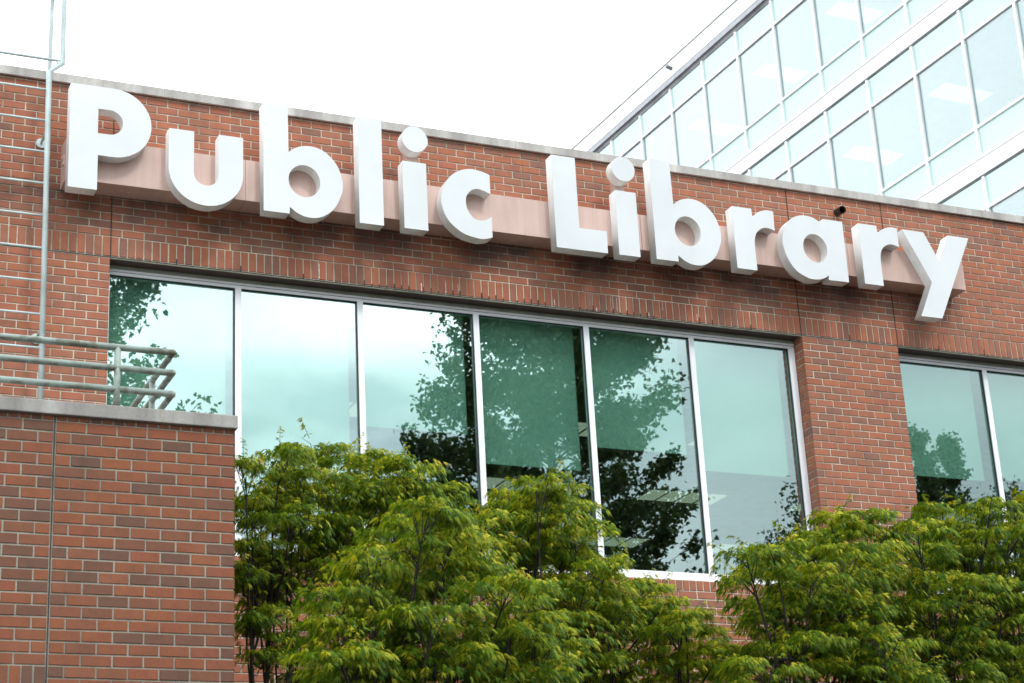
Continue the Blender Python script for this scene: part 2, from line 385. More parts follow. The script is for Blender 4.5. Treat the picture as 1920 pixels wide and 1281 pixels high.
def hid(u, v, x, z):
    if u < 441 and v > 742: return True                       # behind the terrace wall
    if -0.45 < x < 9.3 and 0.62 < z < 1.0: return True         # behind the sign raceway
    if -0.46 < x < 0.0 and z > 0.5: return True
    return v > 1050
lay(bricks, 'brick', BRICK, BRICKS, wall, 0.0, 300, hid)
# second piece of the pier reveal on the alternate courses
m = MB()
for n_ in range(0, rows, 2):
    z = -(n_+0.5)*H - 0.004; v, f = brick_verts(0.06, H-J, 0.02)
    mm = Matrix.Translation((W1+J/2, 0.0925+J+0.031, z)) @ Matrix.Rotation(R(-90), 4, 'Z')
    m.add([mm @ Vector(p) for p in v], f)
part('closer_brick', m, BRICKS, wall, kind='stuff', label='cut bricks closing the window reveal on every second course')
# soldier course
sold = []
k = -60
while k*S < XR-0.05:
    sold.append(((k+0.5)*S, HS/2+0.003, S, HS-0.006, 0.03)); k += 1
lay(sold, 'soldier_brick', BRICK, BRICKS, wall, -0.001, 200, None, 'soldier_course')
# rowlock sill under the windows
rl = []
for a, b in ((0.0, W1), (W2, W2E)):
    for i in range(96): rl.append((a+(i+0.5)*S, ZR-HR/2, S, HR, 0.12))
lay(rl, 'sill_brick', BRICK, BRICKS, wall, -0.001, 60, lambda u, v, x, z: not (5.2 < x < 6.7), 'sill_course')
# shelf angle line, weeps, control joints
m = MB(); m.box(XL, XR, -0.0035, 0.02, -0.0075, 0.0005)
part('shelf_angle', m, SEAL, wall)
m = MB(); m.box(XL, XR, -0.0005, 0.02, -0.0125, -0.0082)
part('sealant_bead', m, MORTAR, wall)
for x in (0.0, W1, W2):
    boxpart('control_joint', (x-0.0042, x+0.0042, 0.001, 0.012, 0.0, 1.72), SEAL, wall)
for i in list(range(-40, 97, 8)) + [104] + list(range(119, 220, 8)):
    boxpart('weep_hole', (i*S-0.0045, i*S+0.0045, -0.0002, 0.012, 0.004, rng.uniform(.05, .075)), DARK, wall)
for i in (33, 34, 35, 36, 37, 38, 40, 41, 42, 44, 45, 49, 50, 51, 53, 54, 55, 56, 57, 62, 63, 65, 66, 67, 68, 69, 70, 71, 73, 80, 82):
    boxpart('weep_hole', (i*S-0.0035, i*S+0.0035, 0.0005, 0.012, 0.004, rng.uniform(.018, .06)), DARK, wall)
# lime bloom streaks
EFF = plain('lime bloom', (.75, .70, .64), 0.95, 0.2, 40)
for i, z0, z1, w in ((26, .02, .17, .006), (39.6, .01, .09, .008), (43, .02, .14, .004), (44.7, .03, .13, .003), (58.3, .02, .08, .006), (64.4, .01, .05, .009), (66.6, .03, .18, .003), (67.5, .03, .18, .003), (72.2, .01, .06, .006), (74.4, .10, .19, .004), (79.6, .02, .10, .004), (5.2, .0, .0, 0)):
    if w: boxpart('lime_streak', (i*S, i*S+w, -0.0035, 0.004, z0, z1), EFF, wall)
# coping stones with a drip gap behind the lip
x = XL; i = 0
while x < XR:
    w = 1.82; m = MB(); x1 = min(x+w, XR)-0.006
    m.box(x, x1, -0.040, -0.012, 1.688, 1.778); m.box(x, x1, -0.012, 0.42, 1.735, 1.778)
    part('coping_stone', m, CONC, lib, bevel=0.003); 
    boxpart('coping_joint', (x1, x1+0.006, -0.036, 0.4, 1.69, 1.774), MORTAR, lib)
    x += w; i += 1
boxpart('parapet_wall', (XL, XR, 0.30, 0.40, 0.6, 1.735), MORTAR, lib)
boxpart('roof', (XL, XR, 0.30, 12.0, 1.1, 1.25), CONC, lib)
# interior
boxpart('ceiling', (XL, XR, 0.32, 12.0, 0.12, 0.30), CEIL, lib)
boxpart('interior_floor', (XL, XR, 0.32, 12.0, -3.9, -3.7), CARPET, lib)
boxpart('interior_wall', (XL, XR, 12.0, 12.2, GROUND, 1.25), INWALL, lib)
for a in (XL, XR-0.2): boxpart('side_wall', (a, a+0.2, 0.32, 12.0, GROUND, 1.25), BRICKS, lib)
for y in (3.5, 5.9, 8.3):
    for k in range(8):
        x = -1.6 + 2.42*k + (0.5 if y > 4 else 0)
        lt = boxpart('ceiling_light', (x, x+1.25, y, y+0.55, 0.085, 0.119), LOUVRE, lib)
        m = MB()
        for a in range(4): 
            m.box(x+0.04+a*0.30, x+0.04+a*0.30+0.26, y+0.04, y+0.51, 0.080, 0.0845)
        part('diffuser', m, LAMP, lt)

# window bands
YF, YG = 0.165, 0.198
def window(xa, xb, blinds, first_occluded=False):
    n = len(blinds); w = boxpart('window', (xa+0.001, xb-0.001, YF+0.003, YF+0.075, -0.100, -0.071), ALU, lib)
    ZB = -2.604
    part_ = lambda nm, b, mt, **k: boxpart(nm, b, mt, w, **k)
    part_('lintel_plate', (xa+0.001, xb-0.001, 0.003, YF+0.02, -0.006, -0.0015), STEEL)
    part_('head_flashing', (xa+0.001, xb-0.001, YF+0.001, YF+0.07, -0.046, -0.0065), FLASH)
    part_('head_trim', (xa+0.001, xb-0.001, YF-0.004, YF+0.07, -0.066, -0.0465), ALU)
    part_('head_gap', (xa+0.001, xb-0.001, YF+0.008, YF+0.07, -0.0708, -0.0662), DARK)
    part_('sill_frame', (xa+0.001, xb-0.001, YF-0.002, YF+0.075, -2.722, ZB), ALU, bevel=0.003)
    part_('jamb_frame', (xa+0.001, xa+0.032, YF, YF+0.075, ZB, -0.1002), ALU)
    part_('jamb_frame', (xb-0.075, xb-0.001, YF, YF+0.075, ZB, -0.1002), ALU)
    pitch = 1.2076; e0 = xa+0.032
    for i in range(n):
        x0 = e0; x1 = xa+1.241-0.030+pitch*i if i < n-1 else xb-0.075
        if i < n-1:
            part_('mullion', (x1, x1+0.060, YF, YF+0.075, ZB, -0.1002), ALU, bevel=0.002)
        # gaskets: head, right jamb, sill
        part_('gasket', (x0+0.001, x1-0.001, YF+0.006, YG+0.002, -0.1052, -0.1006), DARK)
        part_('gasket', (x1-0.0062, x1-0.0006, YF+0.010, YG+0.002, ZB+0.001, -0.106), DARK)
        g = MB(); cx, cz = (x0+x1)/2, (ZB-0.1)/2; hw, hh = (x1-x0)/2-0.001, (-0.1-ZB)/2-0.001
        g.box(-hw, hw, -0.003, 0.003, -hh, hh)
        wp = Vector(w.location)+Vector(lib.location)
        o = link('pane', g.mesh('pane', GLASS), w); o.location = Vector((cx, YG+0.005, cz)) - wp
        o.rotation_euler = (R(rng.uniform(-.10, .10)), 0, R(rng.uniform(-.12, .12)))
        # blind on its tube
        zb = blinds[i]
        part_('roller_blind', (x0+0.035, x1-0.045, 0.335, 0.338, zb, -0.03), BLIND)
        part_('blind_hem', (x0+0.035, x1-0.045, 0.331, 0.342, zb-0.022, zb-0.0005), BLIND)
        e0 = x1+0.060
    return w
window(0.0, W1, [-2.05, -2.25, -1.28, -1.56, -1.30, -1.455])
window(W2, W2E, [-1.32, -1.29, -1.3, -1.5, -1.3, -1.3])
# overflow spout above the letters
sp = thing('overflow_spout', 'short black overflow pipe poking out of the brick above the letter a', 'pipe', (7.95, 0.0, 1.50))
m = MB(); m.tube([(7.95, 0.02, 1.505), (7.945, -0.12, 1.487)], 0.043, 20, False)
m.tube([(7.945, -0.12, 1.487), (7.95, 0.02, 1.505)], 0.036, 20, False)
part('pipe', m, BLACKP, sp, smooth=True)
m = MB(); m.tube([(7.95, -0.02, 1.50), (7.95, -0.021, 1.50)], 0.0355, 20); part('pipe_bore', m, DARK, sp)

# ------------------------------------------------------------------ terrace block in front
DY = -3.85; BX = 0.083; TB = -2.866
ter = thing('terrace_wall', 'dark red brick terrace wall projecting at the left with a grey concrete coping', 'wall', (-2.5, DY, GROUND))
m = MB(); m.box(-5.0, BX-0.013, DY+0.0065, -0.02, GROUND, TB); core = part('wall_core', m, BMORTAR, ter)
bb = []; JX = BX-6*L-0.012
z0 = TB+0.002; zt = -2.897
x = JX
hb = []
xx = BX
while xx > JX+0.03: hb.append((xx-S/2, (zt+TB)/2+0.004, S, TB-zt+0.012, 0.03)); xx -= S
xx = JX
while xx > -5: hb.append((xx-S/2, (zt+TB)/2+0.004, S, TB-zt+0.012, 0.03)); xx -= S
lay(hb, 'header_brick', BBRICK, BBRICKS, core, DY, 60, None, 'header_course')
nrow = int((zt-GROUND)/H)
for n_ in range(nrow):
    z = zt-(n_+0.5)*H
    half = n_ % 2 == 1
    bb += run(JX+0.010, BX, z, H, half, False, 0.045)
    if not (21 <= n_ <= 23): bb += run(-5.0, JX, z, H, half, False)
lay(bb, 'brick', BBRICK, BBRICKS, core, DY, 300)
sb = []
xx = JX
while xx > -5: sb.append((xx-S/2, zt-21*H-1.5*H, S, 3*H, 0.03)); xx -= S
lay(sb, 'soldier_brick', BBRICK, BBRICKS, core, DY-0.002, 20, None, 'soldier_course')
boxpart('control_joint', (JX+0.001, JX+0.009, DY+0.001, DY+0.02, GROUND, TB), SEAL, core)
# side bricks of the block
m = MB()
for n_ in range(nrow):
    z = zt-(n_+0.5)*H; y = DY+(0.10 if n_ % 2 else 0.2032)-0.1
    y = DY + (0.2032 if n_ % 2 else 0.1016)
    while y < -0.1:
        v, f = brick_verts(L-J, H-J, 0.02); mm = Matrix.Translation((BX-J/2, y+L/2, z)) @ Matrix.Rotation(R(90), 4, 'Z'); m.add([mm @ Vector(p) for p in v], f); y += L
part('side_brickwork', m, BBRICKS, core, kind='stuff')
xs = [-5.0, -3.9, -2.75, -1.62, -0.45, BX+0.010]
for a, b in zip(xs[:-1], xs[1:]):
    m = MB(); m.box(a+0.002, b-0.002, DY-0.04, DY+0.28, TB+0.002, -2.770)
    part('coping_stone', m, CONC2, ter, bevel=0.006)
for a in xs[1:-1]: boxpart('coping_joint', (a-0.0018, a+0.0018, DY-0.037, DY+0.27, TB+0.004, -2.772), MORTAR, ter)
m = MB(); m.box(BX-0.27, BX+0.010, DY+0.2845, -0.03, TB+0.002, -2.770); part('coping_stone', m, CONC2, ter, bevel=0.006)
boxpart('terrace_deck', (-5.0, BX-0.27, DY+0.285, -0.03, TB, -2.862), CONC2, ter)

# ------------------------------------------------------------------ terrace railing
rl_ = thing('terrace_railing', 'three rail pale green pipe railing on the terrace edge with rust on its undersides', 'railing', (-0.33, -3.75, -2.770))
RX, RY = -0.335, -3.75; zs = (-2.302, -2.452, -2.606); r_ = 0.0235
for z in zs:
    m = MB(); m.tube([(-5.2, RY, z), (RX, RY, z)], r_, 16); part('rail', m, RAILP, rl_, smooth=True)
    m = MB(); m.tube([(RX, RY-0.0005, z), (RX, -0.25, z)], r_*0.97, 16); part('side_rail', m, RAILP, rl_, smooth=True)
    m = MB()                                            # rounded elbow
    nseg, nr = 12, 8
    vv = [(RX, RY, z-r_*1.01)]; ff = []
    for a in range(1, nr):
        t = math.pi*a/nr
        for b in range(nseg): vv.append((RX+r_*1.01*math.sin(t)*math.cos(2*math.pi*b/nseg), RY+r_*1.01*math.sin(t)*math.sin(2*math.pi*b/nseg), z-r_*1.01*math.cos(t)))
    vv.append((RX, RY, z+r_*1.01)); last = len(vv)-1
    for b in range(nseg): ff.append((0, 1+(b+1) % nseg, 1+b)); ff.append((last, last-nseg+b, last-nseg+(b+1) % nseg))
    for a in range(nr-2):
        for b in range(nseg): p0 = 1+a*nseg+b; p1 = 1+a*nseg+(b+1) % nseg; ff.append((p0, p1, p1+nseg, p0+nseg))
    m.add(vv, ff); part('elbow', m, RAILP, rl_, smooth=True)
for x, y in ((-0.718, RY), (-2.2, RY), (-3.7, RY), (RX, -3.15), (RX, -1.7)):
    m = MB(); m.tube([(x, y, -2.83), (x, y, -2.302)], 0.0232, 16); part('post', m, RAILP, rl_, smooth=True)
    m = MB(); m.tube([(x, y, -2.7695), (x, y, -2.760)], 0.05, 16); part('base_flange', m, RAILP, rl_, smooth=False)

# ------------------------------------------------------------------ roof ladder
lad = thing('roof_ladder', 'pale blue wall ladder rising past the coping with flared grab rails at the left edge', 'ladder', (-0.85, -0.25, TB))
LY = -0.25; lw = 0.56
def lxz(z): return -0.622 - 0.0105*(z+1.45)
for side in (0, 1):
    f = (lambda x: x) if side == 0 else (lambda x: -0.62-lw-0.62-x-0.06+0.06)
    pts = [(lxz(-2.84), LY, -2.84), (lxz(1.66), LY, 1.655), (-0.540, LY, 1.760)]
    top = []
    for i in range(4): top.append((-0.540, LY, 1.76+0.22*(i+1)))
    arc = []
    for i in range(1, 13):
        t = math.pi*i/13; arc.append((-0.541, LY+0.325-0.325*math.cos(t), 2.64+0.325*math.sin(t)))
    down = [(-0.541, LY+0.65, 2.64), (-0.541, LY+0.65, 1.24)]
    P1 = pts + top; P2 = [top[-1]] + arc + down
    mir = lambda P: P if side == 0 else [(-1.806-x, y, z) for x, y, z in P]
    m = MB(); m.tube(mir(P1), 0.0245, 14); part('stile', m, LADP, lad, smooth=True)
    m = MB(); m.tube(mir(P2), 0.0205, 14); part('grab_rail', m, LADP, lad, smooth=True)
z = 1.470; 
while z > -2.8:
    m = MB(); m.tube([(lxz(z), LY, z), (-1.806-lxz(z), LY, z)], 0.0105, 10); part('rung', m, LADP, lad, smooth=True); z -= 0.3135
m = MB(); m.tube([(-0.55, LY, 1.785), (-1.256, LY, 1.785)], 0.0135, 10); m.tube([(-0.57, LY, 1.785), (-0.585, LY, 1.74)], 0.0125, 10); part('rung', m, LADP, lad, smooth=True)
for z in (1.055, -0.855, -2.4):
    for sx in (lxz(z), -1.806-lxz(z)):
        m = MB(); m.tube([(sx-0.012, LY, z-0.01), (sx-0.012, -0.01, z-0.01)], 0.012, 10); part('standoff', m, LADP, lad, smooth=True)
        m = MB(); m.tube([(sx-0.012, -0.0045, z-0.01), (sx-0.012, -0.012, z-0.01)], 0.048, 20); part('wall_flange', m, LADP, lad, smooth=False)

# ------------------------------------------------------------------ sign
sign = thing('library_sign', 'large white raised letters reading Public Library on a salmon metal raceway', 'sign', (4.4, 0, 0.62))
RF = -0.265; LF = -0.400
def zt_(x, a, b): return a + (b-a)*(x+0.47)/9.8
def race(x0, x1):
    v = []
    for y in (RF, -0.003):
        for x in (x0, x1):
            v += [(x, y, zt_(x, .602, .640)), (x, y, zt_(x, 1.032, 1.008))]
    m = MB(); m.add(v, [(0, 2, 3, 1), (4, 5, 7, 6), (0, 1, 5, 4), (2, 6, 7, 3), (1, 3, 7, 5), (0, 4, 6, 2)]); return m
part('raceway', race(-0.475, 5.345), RACE, sign, bevel=0.002)
part('raceway', race(5.349, 9.338), RACE, sign, bevel=0.002)
m = MB(); m.box(-0.487, -0.4755, -0.17, -0.13, 0.78, 0.88); m.tube([(-0.492, -0.15, 0.845), (-0.502, -0.15, 0.845)], 0.02, 12); part('latch', m, RACE, sign)
for x0 in (2.808, 5.075):
    boxpart('dot_bracket', (x0, x0+0.115, RF-0.0, -0.18, 1.035, 1.45), RACE, sign)
for x in (1.19, 7.84):
    m = MB(); za, zb_ = zt_(x, .602, .640), zt_(x, 1.032, 1.008); m.box(x-0.0015, x+0.0015, RF-0.0008, RF+0.004, za+0.002, zb_-0.002); m.box(x-0.0015, x+0.0015, RF, -0.01, za-0.0008, za+0.002)
    part('panel_seam', m, STEEL, sign)
for i, x in enumerate((0.12, 1.35, 2.2, 4.05, 5.6, 6.8, 8.1)):
    m = MB(); m.tube([(x, -0.13, zt_(x, .602, .640)-0.001), (x, -0.13, zt_(x, .602, .640)-0.006)], 0.008, 8); part('drain_plug', m, LOUVRE, sign)
def cat(P, n=6, closed=False):
    """smooth curve through the points"""
    P = [Vector((a, b)) for a, b in P]; o = []
    k = len(P)
    for i in range(k if closed else k-1):
        p0 = P[(i-1) % k] if closed or i > 0 else P[0]; p1 = P[i]; p2 = P[(i+1) % k]; p3 = P[(i+2) % k] if closed or i+2 < k else P[-1]
        for j in range(n):
            t = j/n; o.append(tuple(0.5*((2*p1)+(p2-p0)*t+(2*p0-5*p1+4*p2-p3)*t*t+(3*p1-p0-3*p2+p3)*t**3)))
    if not closed: o.append(tuple(P[-1]))
    return o
def ell(cx, cz, rx, rz, n=48, a0=0, a1=360): 
    full = a1-a0 == 360; k = n if full else n+1
    return [(cx+rx*math.cos(R(a0+(a1-a0)*i/n)), cz+rz*math.sin(R(a0+(a1-a0)*i/n))) for i in range(k)]
def rect(x0, x1, z0, z1): return [(x0, z0), (x1, z0), (x1, z1), (x0, z1)]
def sh(P, dx, dz): return [(a+dx, b+dz) for a, b in P]
bowl = cat([(1.568, 1.100), (1.646, 1.160), (1.749, 1.191), (1.852, 1.185), (1.955, 1.135), (2.046, 1.030), (2.090, .91), (2.100, .82), (2.085, .731), (2.017, .585), (1.923, .497), (1.83, .458), (1.725, .459), (1.645, .49), (1.575, .540)], 5)
b_out = [(1.572, .469), (1.325, .469), (1.325, 1.588), (1.562, 1.588)] + bowl
r_out = [(6.367, .495), (6.367, 1.192), (6.600, 1.192)] + cat([(6.604, 1.088), (6.66, 1.150), (6.739, 1.188), (6.80, 1.200), (6.866, 1.194)], 5) + \
        cat([(6.860, .976), (6.80, .995), (6.75, .996), (6.70, .980), (6.645, .935), (6.612, .870), (6.600, .79)], 5) + [(6.600, .495)]
c_out = cat([(3.626, 1.158), (3.53, 1.184), (3.417, 1.192), (3.296, 1.152), (3.197, 1.070), (3.128, .95), (3.106, .83), (3.116, .74), (3.155, .64), (3.222, .560), (3.338, .487), (3.489, .458), (3.56, .465), (3.626, .487)], 5) + \
        cat([(3.627, .703), (3.575, .668), (3.522, .652), (3.47, .654), (3.42, .682), (3.377, .745), (3.360, .827), (3.372, .90), (3.41, .953), (3.467, .985), (3.53, .986), (3.626, .951)], 5)
a_out = [(7.478, 1.190), (7.719, 1.189), (7.716, .493), (7.468, .491)] + cat([(7.474, .546), (7.42, .507), (7.352, .484), (7.28, .476), (7.206, .486), (7.077, .554), (6.985, .688), (6.948, .83), (6.957, .93), (7.010, 1.062), (7.102, 1.155), (7.215, 1.198), (7.325, 1.195), (7.40, 1.168), (7.470, 1.118)], 5)
P_out = [(-.222, .462), (-.480, .462), (-.480, 1.497)] + ell(-.085, 1.153, .346, .345, 30, 90, -90) + [(-.222, .808)]
P_cnt = [(-.228, 1.025), (-.228, 1.276)] + ell(-.120, 1.151, .122, .1255, 20, 90, -90)
u_out = [(.428, 1.178), (.660, 1.178)] + ell(.7785, .762, .1185, .121, 20, 180, 360) + [(.897, 1.180), (1.126, 1.180)] + ell(.777, .793, .349, .350, 36, 0, -180)
y_out = [(8.486, 1.201), (8.761, 1.201), (8.926, .873), (9.086, 1.205), (9.357, 1.205), (8.859, .206), (8.593, .206), (8.791, .615)]
letters = [('capital letter P, first in the sign', [P_out], [P_cnt]), ('small letter u', [u_out], []), ('small letter b of Public', [b_out], [ell(1.722, .822, .157, .167)]),
           ('small letter l of Public', [rect(2.265, 2.505, .467, 1.586)], []), ('small letter i of Public, dot on a bracket', [rect(2.716, 2.957, .472, 1.181), ell(2.851, 1.432, .131, .137)], []),
           ('small letter c', [c_out], []), ('capital letter L', [[(4.317, .473), (4.878, .475), (4.878, .712), (4.577, .710), (4.577, 1.483), (4.315, 1.483)]], []),
           ('small letter i of Library, dot on a bracket', [rect(5.008, 5.243, .478, 1.186), ell(5.123, 1.439, .130, .136)], []),
           ('small letter b of Library', [sh(b_out, 4.104, .013)], [ell(5.817, .836, .152, .167)]), ('first small letter r of Library', [r_out], []),
           ('small letter a', [a_out], [ell(7.343, .835, .150, .165)]), ('second small letter r of Library', [sh(r_out, 1.554, .007)], []), ('small letter y, last in the sign', [y_out], [])]
def extrude(outs, holes, y0, y1, name, mat, off=0.0):
    cu = bpy.data.curves.new(name, 'CURVE'); cu.dimensions = '2D'; cu.fill_mode = 'BOTH'; cu.extrude = abs(y1-y0)/2; cu.offset = off
    for P in outs + holes:
        s = cu.splines.new('POLY'); s.points.add(len(P)-1); s.use_cyclic_u = True
        for i, (a, b) in enumerate(P): s.points[i].co = (a, b, 0, 1)
    t = bpy.data.objects.new('t', cu); col.objects.link(t)
    dg = bpy.context.evaluated_depsgraph_get(); me = bpy.data.meshes.new_from_object(t.evaluated_get(dg))
    bpy.data.objects.remove(t); bpy.data.curves.remove(cu)
    me.transform(Matrix.Translation((0, (y0+y1)/2, 0)) @ Matrix.Rotation(R(90), 4, 'X')); me.name = name
    me.materials.clear(); me.materials.append(mat); return me
for lab, outs, holes in letters:
    cx = sum(p[0] for p in outs[0])/len(outs[0]); cz = min(p[1] for p in outs[0])
    me = extrude(outs[:1], holes, RF-0.001, LF+0.0045, 'letter', SIDE)
    me.transform(Matrix.Translation((-cx, 0, -cz)))
    o = link('letter', me, sign, loc=Vector((cx, 0, cz))-Vector(sign.location), label=lab)
    fm = extrude(outs[:1], holes, LF+0.004, LF, 'face', WHITE, 0.0015); fm.transform(Matrix.Translation((-cx, 0, -cz)))
    link('face', fm, o)
    if len(outs) > 1:
        me = extrude(outs[1:], [], RF-0.001, LF+0.0045, 'dot', SIDE); me.transform(Matrix.Translation((-cx, 0, -cz))); link('dot', me, o)
        me = extrude(outs[1:], [], LF+0.004, LF, 'dot_face', WHITE, 0.0015); me.transform(Matrix.Translation((-cx, 0, -cz))); link('dot_face', me, o)

# ------------------------------------------------------------------ glass office tower behind
TH = R(-2.5); SC = 0.8; TD = 30*SC
un = Vector((math.cos(TH), -math.sin(TH), 0)); us = Vector((math.sin(TH), math.cos(TH), 0))
T0 = CAM + un*TD
tower = thing('office_tower', 'pale green glass office tower with white floor bands behind the brick library', 'building', (T0.x, T0.y+30, GROUND))
def tq(s, z, d=0.0): return T0 + us*(s*SC) + Vector((0, 0, z*SC)) - un*d     # d = outwards from the facade plane, metres
def tbox(m, s0, s1, z0, z1, d0, d1):
    v = [tq(s, z, d) for z in (z0, z1) for (s, d) in ((s0, d0), (s1, d0), (s1, d1), (s0, d1))]
    m.add(v, [(0, 1, 2, 3), (7, 6, 5, 4), (0, 4, 5, 1), (1, 5, 6, 2), (2, 6, 7, 3), (3, 7, 4, 0)])
def tpart(name, s0, s1, z0, z1, d0, d1, mat, par=None):
    m = MB(); tbox(m, s0, s1, z0, z1, d0, d1); return part(name, m, mat, par or tower)
PS = 1.9685; mul = [32.91+PS*k for k in range(-5, 15)]          # mullion positions
s_lo, s_hi = mul[0], mul[-1]
FL = 4.655
hz = 0.035
for fl in range(0, 4):
    zA = 28.98-FL*fl; zB = 28.165-FL*fl; zC = 25.66-FL*fl; zD = 24.90-FL*fl; zE = zA-FL
    tpart('floor_band', s_lo, s_hi, zE+0.06, zD-0.03, -0.30, 0.045, TWHITE)
    tpart('drip_trim', s_lo, s_hi, zD-0.10, zD-0.03, 0.046, 0.065, TWHITE)
    tpart('head_channel', s_lo, s_hi, zE+0.015, zE+0.0595, -0.1, 0.010, TGREY)
    for z in (zB, zC): tpart('transom', s_lo, s_hi, z-hz, z+hz, -0.06, 0.040, TWHITE)
    tpart('floor_slab', s_lo, s_hi, zE+0.1, zE+0.38, -9.0, -0.31, CEIL)
    tpart('ceiling', s_lo, s_hi, zB+0.10, zB+0.16, -9.0, -0.35, CEIL)
    tpart('core_wall', s_lo, s_hi, zE+0.39, zB+0.09, -9.2, -9.0, INWALL)
    for k in range(len(mul)-1):
        a, b = mul[k]+0.035, mul[k+1]-0.035
        if not (28 < b and a < 62): continue
        for nm, z0, z1, mt in (('spandrel_pane', zB+hz, zA-0.0, SPAN), ('vision_pane', zC+hz, zB-hz, TGLASS), ('spandrel_pane', zD, zC-hz, SPAN)):
            if fl >= 2 and k > 6: continue
            j0, j1, j2, j3 = [rng.uniform(-.004, .004) for _ in range(4)] if nm == 'vision_pane' else (0, 0, 0, 0)
            m = MB(); v = [tq(s_, z_, d_) for (s_, z_, d_) in ((a-.03, z0, j0), (b+.03, z0, j1), (b+.03, z1, j2), (a-.03, z1, j3), (a-.03, z0, j0-.014), (b+.03, z0, j1-.014), (b+.03, z1, j2-.014), (a-.03, z1, j3-.014))]
            m.add(v, [(0, 3, 2, 1), (4, 5, 6, 7), (0, 1, 5, 4), (1, 2, 6, 5), (2, 3, 7, 6), (3, 0, 4, 7)])
            part(nm, m, mt, tower)
        if fl < 3 and k % 2 == 0:
            lt = tpart('ceiling_light', a+0.2, a+0.95, zB+0.07, zB+0.095, -2.2, -0.9, TLAMP)
            if k % 4 == 0: tpart('ceiling_light', a+0.2, a+0.95, zB+0.07, zB+0.095, -5.2, -3.9, TLAMP)
        if mt: tpart('back_panel', a-0.03, b+0.03, zB+hz, zA, -0.10, -0.06, INWALL)
    for k, s in enumerate(mul):
        tpart('mullion', s-0.036, s+0.036, zD-0.02, zA, -0.06, 0.052, TWHITE)
tpart('side_wall', s_hi, s_hi+0.3, (GROUND-CAM.z)/SC, 29.9, -12.0, 0.0, TWHITE)
tpart('side_wall', s_lo-0.3, s_lo, (GROUND-CAM.z)/SC, 29.9, -12.0, 0.0, TWHITE)
tpart('lower_facade', s_lo, s_hi, (GROUND-CAM.z)/SC, 28.98-FL*4, -0.5, 0.0, TWHITE)
tpart('roof_soffit', s_lo, s_hi, 28.985, 29.14, -0.3, 0.02, TGREY)
tpart('gutter', s_lo, s_hi, 29.141, 29.30, -0.3, 0.075, plain('gutter zinc', (.42, .43, .46), 0.5))
tpart('gutter_shadow_gap', s_lo, s_hi, 29.301, 29.345, -0.3, 0.03, TGREY)
tpart('roof_fascia', s_lo, s_hi, 29.346, 29.90, -0.3, 0.06, TWHITE)
tpart('roof_edge_trim', s_lo, s_hi, 29.901, 29.935, -0.5, 0.085, plain('edge trim', (.45, .45, .45), 0.5))
tpart('tower_roof', s_lo, s_hi, 29.3, 29.34, -12.0, -0.31, CONC)
m = MB(); a = tq(46.44, 29.60, 0.06); b = tq(46.44, 29.66, 0.20); m.tube([a, b], 0.05, 12); part('floodlight', m, TGREY, tower)

# ------------------------------------------------------------------ Japanese maples in the planting bed
def tube_np(acc, pts, rads, n=7): acc.tube(pts, rads, n, False)
def leaves_mesh(name, C, O, Nn, size, young_lit, mat, lobes=7, spread=78, width=0.13, droop=0.45, seed=0, kite=True):
    """C positions, O outward direction, Nn leaf normal: palmate leaves of narrow pointed lobes joined at the centre"""
    rg = np.random.default_rng(seed); n = len(C)
    O = O - Nn*(O*Nn).sum(1, keepdims=True); O /= np.linalg.norm(O, axis=1, keepdims=True)+1e-9
    Sd = np.cross(Nn, O); k = 3 if kite else 2; q = 4 if kite else 3
    nv = 1+k*lobes; V = np.zeros((n, nv, 3)); V[:, 0] = C
    ang = np.radians(np.linspace(-spread, spread, lobes))
    for i, a in enumerate(ang):
        aa = a + rg.normal(0, 0.10, n); ln = size*(1-0.42*abs(a)/math.radians(spread))*rg.uniform(.85, 1.12, n)
        d = O*np.cos(aa)[:, None] + Sd*np.sin(aa)[:, None]; sd_ = -O*np.sin(aa)[:, None] + Sd*np.cos(aa)[:, None]
        dr = droop*rg.uniform(.6, 1.4, n)
        mid = C + d*(ln*0.45)[:, None] - np.array([0, 0, 1.])*(ln*0.08*dr)[:, None]
        tip = C + d*(ln*(1-0.15*dr))[:, None] - np.array([0, 0, 1.])*(ln*0.75*dr)[:, None]
        w = (ln*width*rg.uniform(.8, 1.2, n))[:, None]
        V[:, 1+k*i] = mid + sd_*w*(1 if kite else 1.15); V[:, 2+k*i] = tip
        if kite: V[:, 3+k*i] = mid - sd_*w
    F = np.array([[0, 3+k*i, 2+k*i, 1+k*i] if kite else [0, 2+k*i, 1+k*i] for i in range(lobes)])
    FF = (np.arange(n)[:, None, None]*nv + F[None]).reshape(-1)
    me = bpy.data.meshes.new(name); me.vertices.add(n*nv); me.vertices.foreach_set('co', V.reshape(-1).astype(np.float32))
    nf = n*lobes; me.loops.add(nf*q); me.loops.foreach_set('vertex_index', FF.astype(np.int32))
    me.polygons.add(nf); me.polygons.foreach_set('loop_start', np.arange(0, nf*q, q, dtype=np.int32)); me.polygons.foreach_set('loop_total', np.full(nf, q, np.int32))
    at = me.attributes.new('young_lit', 'FLOAT', 'POINT'); at.data.foreach_set('value', np.repeat(young_lit, nv).astype(np.float32))
    me.materials.append(mat); me.update(); me.validate(); return me
